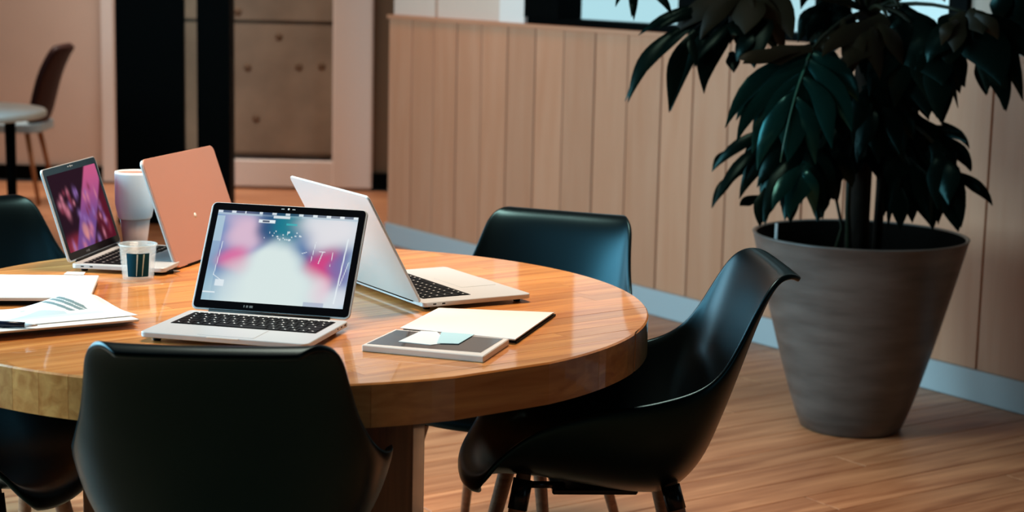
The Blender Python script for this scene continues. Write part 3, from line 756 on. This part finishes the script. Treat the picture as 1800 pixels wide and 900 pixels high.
def lobe(bm, p0, p1, p2, w, shape='lobe', n=9, face=None, mi=0):
    pts, ws, sd, nr = [], [], [], []
    face = face or VIEW
    curl_ = rl.uniform(-.5, .5)*w
    for i in range(n+1):
        t = i/n; p = bez(p0, p1, p2, t)+Vector((curl_*math.sin(t*5.2)*t, 0, 0)); d = (bez(p0, p1, p2, min(1, t+.03))-bez(p0, p1, p2, max(0, t-.03))).normalized()
        s_ = d.cross(face).normalized(); n_ = s_.cross(d).normalized()
        if shape == 'lobe': wv = w*(.42+.58*sm(.05, .55, t))*(1-max(0, (t-.55)/.45)**1.5)
        else: wv = w*math.sin(math.pi*min(1, .06+t*.94))**.8
        pts.append(p); ws.append(max(wv*1.12, .0008)); sd.append(s_); nr.append(n_)
    strip(bm, pts, ws, sd, nr, .3, mi)
PX = PC.y/F_PX        # metres per photo pixel at the plant
rl = random.Random(21)
def leaf(base, tip, fingers, Y=5.5, dY=-.12, mat=None, w=16, stalk=None, arch=.25, rib=False, wob=.05):
    mat = mat or M_LEAF
    bm = bmesh.new(); b = loc(base[0], base[1], Y); t_ = loc(tip[0], tip[1], Y+dY)
    mid = loc(base[0]+(tip[0]-base[0])*(.5+arch), base[1]+(tip[1]-base[1])*(.5-arch), Y+dY*.6)
    face = (VIEW+Vector((rl.uniform(-.35, .35), 0, rl.uniform(-.1, .45)))).normalized()
    lobe(bm, b, mid, t_, w*PX*1.25, 'lobe', 12, face)
    for f in fingers:
        t, tx, ty = f[:3]; fw = (f[3] if len(f) > 3 else 15)*PX
        p0 = bez(b, mid, t_, t); yy = Y+dY*t+rl.uniform(-wob, wob)-.04
        p2 = loc(tx, ty, yy); u0, v0 = px(p0+PC)
        p1 = loc(u0+(tx-u0)*.72, v0+(ty-v0)*.22, Y+dY*t-.05)
        lobe(bm, p0, p1, p2, fw, 'lobe', 9, (face+Vector((rl.uniform(-.3, .3), 0, rl.uniform(-.2, .2)))).normalized())
    o = link('leaf', finish_leaf(bm), mat, plant)
    if rib:
        link('midrib', tube_me('midrib', [bez(b, mid, t_, i/8)-VIEW*-.004 for i in range(9)], [.005-.0004*i for i in range(9)], 6), M_RIB, o)
    if stalk:
        s0 = loc(*stalk, 5.55); mm = (s0+b)/2+Vector((0, 0, .05))
        link('leaf_stalk', tube_me('leaf_stalk', [bez(s0, mm, b, i/6) for i in range(7)], [.008-.0005*i for i in range(7)], 7), M_STALK, plant)
    return o
def finish_leaf(bm):
    me = bpy.data.meshes.new('leaf'); bm.to_mesh(me); bm.free(); return me
T0 = (1528, 20)
# upper left leaf with hanging fingers
leaf((1300, -5), (1330, 120), [(.05, 1102, 178, 13), (.12, 1172, 196, 14), (.25, 1240, 163, 13), (.4, 1222, 120, 9), (.08, 1118, 62, 9), (.10, 1160, 52, 9), (.5, 1278, 60, 18), (.3, 1360, 90, 20), (.55, 1300, 108, 14)], 5.45, -.15, None, 26, T0)
leaf((1330, -30), (1300, 60), [(.1, 1190, 60, 18), (.2, 1230, 70, 16), (.3, 1290, 78, 20), (.1, 1390, 70, 22), (.3, 1370, 95, 18)], 5.42, -.1, M_LEAFB, 26, T0)
leaf((1130, -60), (1110, 30), [(.3, 1080, 12, 7), (.5, 1112, 36, 7), (.4, 1180, 28, 8)], 5.35, -.1, None, 8)
# main leaf facing the light
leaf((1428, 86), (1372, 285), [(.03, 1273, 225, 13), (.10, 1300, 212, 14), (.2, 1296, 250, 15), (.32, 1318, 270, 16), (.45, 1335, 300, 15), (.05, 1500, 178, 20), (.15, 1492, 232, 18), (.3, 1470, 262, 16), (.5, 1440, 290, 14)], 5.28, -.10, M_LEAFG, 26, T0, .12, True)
leaf((1428, 84), (1340, 110), [(.2, 1310, 112, 12), (.4, 1300, 104, 10)], 5.27, -.05, M_LEAFB, 13)
leaf((1428, 90), (1480, 30), [(.2, 1470, 60, 14)], 5.30, .1, M_LEAFB, 14)
# left middle and low leaves
leaf((1400, 215), (1350, 360), [(.05, 1250, 302, 10), (.15, 1298, 300, 13), (.25, 1250, 364, 9), (.4, 1300, 350, 13), (.5, 1340, 396, 15), (.3, 1410, 360, 15)], 5.36, -.1, None, 20, (1515, 200))
leaf((1430, 240), (1388, 388), [(.1, 1330, 330, 14), (.25, 1345, 392, 16), (.3, 1440, 386, 15), (.2, 1460, 350, 16)], 5.30, -.1, None, 20, (1515, 220))
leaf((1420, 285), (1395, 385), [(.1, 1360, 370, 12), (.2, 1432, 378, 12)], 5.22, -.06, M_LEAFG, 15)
leaf((1465, 245), (1450, 384), [(.1, 1430, 340, 16), (.25, 1440, 388, 14), (.2, 1490, 330, 18), (.4, 1470, 360, 12)], 5.38, -.06, None, 20)
# right side leaves
leaf((1600, 40), (1640, 150), [(.05, 1535, 170, 24), (.15, 1570, 190, 26), (.35, 1637, 207, 24), (.5, 1662, 216, 24), (.2, 1690, 150, 22), (.1, 1682, 190, 9), (.08, 1560, 120, 26), (.5, 1650, 190, 24)], 5.36, -.12, None, 32, T0)
leaf((1697, 22), (1748, 150), [(.05, 1640, 110, 24), (.10, 1670, 128, 22), (.2, 1738, 166, 18), (.35, 1762, 194, 18), (.1, 1795, 150, 20), (.05, 1815, 110, 20), (.15, 1800, 178, 16), (.05, 1650, 60, 18)], 5.30, -.12, None, 28, T0)
leaf((1697, 22), (1668, 92), [(.3, 1650, 80, 10)], 5.26, -.05, M_LEAFB, 16)
leaf((1700, 20), (1730, 60), [(.3, 1755, 70, 12)], 5.25, -.05, M_LEAFB, 14)
leaf((1730, -30), (1810, 60), [(.2, 1760, 45, 18), (.4, 1830, 100, 18), (.1, 1810, 15, 14)], 5.45, -.05, None, 20, T0)
leaf((1560, 30), (1500, 120), [(.1, 1450, 100, 14), (.3, 1540, 140, 16), (.2, 1590, 120, 15), (.4, 1490, 140, 14)], 5.34, -.08, M_LEAFB, 24, T0)
leaf((1610, 218), (1650, 330), [(.03, 1700, 250, 8), (.08, 1690, 232, 6), (.15, 1703, 302, 12), (.2, 1680, 290, 16), (.35, 1670, 335, 20), (.3, 1600, 330, 22), (.5, 1640, 390, 18)], 5.46, -.08, None, 22, (1530, 150))
leaf((1650, 300), (1690, 312), [(.1, 1742, 358, 9), (.3, 1690, 402, 16), (.2, 1655, 395, 15)], 5.42, -.05, None, 10, (1540, 230))
leaf((1590, 255), (1600, 392), [(.1, 1556, 380, 13), (.2, 1565, 402, 11), (.3, 1640, 396, 18), (.25, 1620, 380, 20), (.1, 1570, 330, 22)], 5.40, -.06, None, 22, (1535, 180))
leaf((1640, 250), (1680, 400), [(.2, 1652, 370, 20), (.3, 1668, 360, 20)], 5.36, -.05, None, 18, (1540, 200))
# slender single leaves along the edge of the crown
for bx0, by0, tx0, ty0, wd in ((1300, 262, 1250, 300, 6), (1330, 268, 1288, 318, 8), (1310, 300, 1250, 366, 7), (1345, 345, 1300, 362, 7), (1352, 330, 1340, 398, 13), (1390, 330, 1388, 392, 12),
                               (1445, 330, 1438, 390, 12), (1470, 300, 1462, 352, 9), (1560, 320, 1558, 382, 8), (1585, 330, 1582, 404, 12), (1655, 330, 1688, 408, 15), (1620, 330, 1636, 404, 14),
                               (1655, 215, 1702, 262, 6), (1650, 225, 1690, 240, 5), (1655, 240, 1706, 300, 8), (1660, 300, 1742, 362, 8), (1240, 60, 1240, 165, 11), (1225, 55, 1172, 198, 11), (1195, 50, 1103, 180, 10),
                               (1215, 60, 1220, 118, 6), (1285, 90, 1290, 128, 9), (1625, 120, 1660, 218, 20), (1600, 110, 1636, 206, 20), (1720, 90, 1738, 168, 14), (1745, 90, 1764, 196, 14), (1672, 120, 1684, 136, 4), (1490, 180, 1480, 250, 14)):
    leaf((bx0, by0), (tx0, ty0), [], rl.uniform(5.26, 5.5), -.05, M_LEAF, wd)
# dense heart of the crown
for i in range(22):
    bx_, by_ = rl.uniform(1430, 1610), rl.uniform(-20, 235)
    ln = rl.uniform(90, 150); sx = (bx_-1515)*.35+rl.uniform(-25, 25)
    fs = []
    for k in range(6):
        s_ = -1 if k % 2 else 1
        fs.append((.1+.12*(k//2), bx_+sx*.6+s_*rl.uniform(25, 62), by_+ln*rl.uniform(.6, 1.0), rl.uniform(14, 22)))
    leaf((bx_, by_), (bx_+sx, by_+ln), fs, rl.uniform(5.36, 5.74), rl.uniform(-.1, .05), M_LEAF, 22, (1522, max(-40, by_-40)) if i % 3 == 0 else None)
for i in range(9):
    bx_, by_ = rl.uniform(1300, 1720), rl.uniform(-140, -50)
    fs = [(.1+.12*(k//2), bx_+(-1 if k % 2 else 1)*rl.uniform(30, 80), by_+rl.uniform(60, 110), 18) for k in range(6)]
    leaf((bx_, by_), (bx_+rl.uniform(-30, 30), by_+110), fs, rl.uniform(5.4, 5.75), -.05, M_LEAF, 24, T0)

# ------------------------------------------------------------------ far table and chairs
tb = at(-116, 191, z=.72)
t = tag(empty('far_table', (tb.x, tb.y, 0)), 'pale round table with black legs in the far left room', 'table')
link('table_top', lathe_me('table_top', [(0, .685), (.485, .685), (.498, .692), (.5, .712), (.492, .72), (0, .72)], 48), M_BGTOP, t)
for x, y in ((.27, -.10), (.30, .16), (-.27, .12), (-.27, -.16)):
    link('leg', tube_me('leg', [(x, y, .686), (x*1.02, y, 0)], [.026, .02], 10), M_STEEL, t)
def far_chair(x, y, face, label):
    r = tag(empty('far_chair', (x, y, 0), face), label, 'chair')
    bm = bmesh.new(); prof = [(-.20, .46), (-.235, .56), (-.26, .68), (-.30, .80), (-.355, .90), (-.375, .915)]
    rows = []
    for i, (px_, pz) in enumerate(prof):
        hw = (.20, .215, .22, .215, .19, .15)[i]; row = []
        for k in range(9):
            u = -1+k/4; row.append(bm.verts.new((px_+.05*u*u, u*hw, pz)))
        rows.append(row)
    for a, b in zip(rows, rows[1:]):
        for k in range(8): bm.faces.new((a[k], a[k+1], b[k+1], b[k]))
    o = link('backrest', finish(bm, 'backrest', True), M_BGBACK, r); md = o.modifiers.new('thick', 'SOLIDIFY'); md.thickness = .05; md.offset = 0
    md = o.modifiers.new('soft', 'SUBSURF'); md.levels = 1; md.render_levels = 2
    link('seat', poly_me('seat', rrect(.45, .44, .07), .415, .47, .008), M_BGSEAT, r)
    for x_, y_ in ((.14, .14), (.14, -.14), (-.14, .14), (-.14, -.14)):
        link('leg', tube_me('leg', [(x_, y_, .418), (x_*1.55, y_*1.45, 0)], [.016, .011], 10), M_BGLEG, r)
    return r
fc = at(33, 200, Y=10.45)
far_chair(fc.x-.06+.22-.22, 10.45, math.radians(181), 'slim chair with dark oxblood backrest and pale seat at the far table')
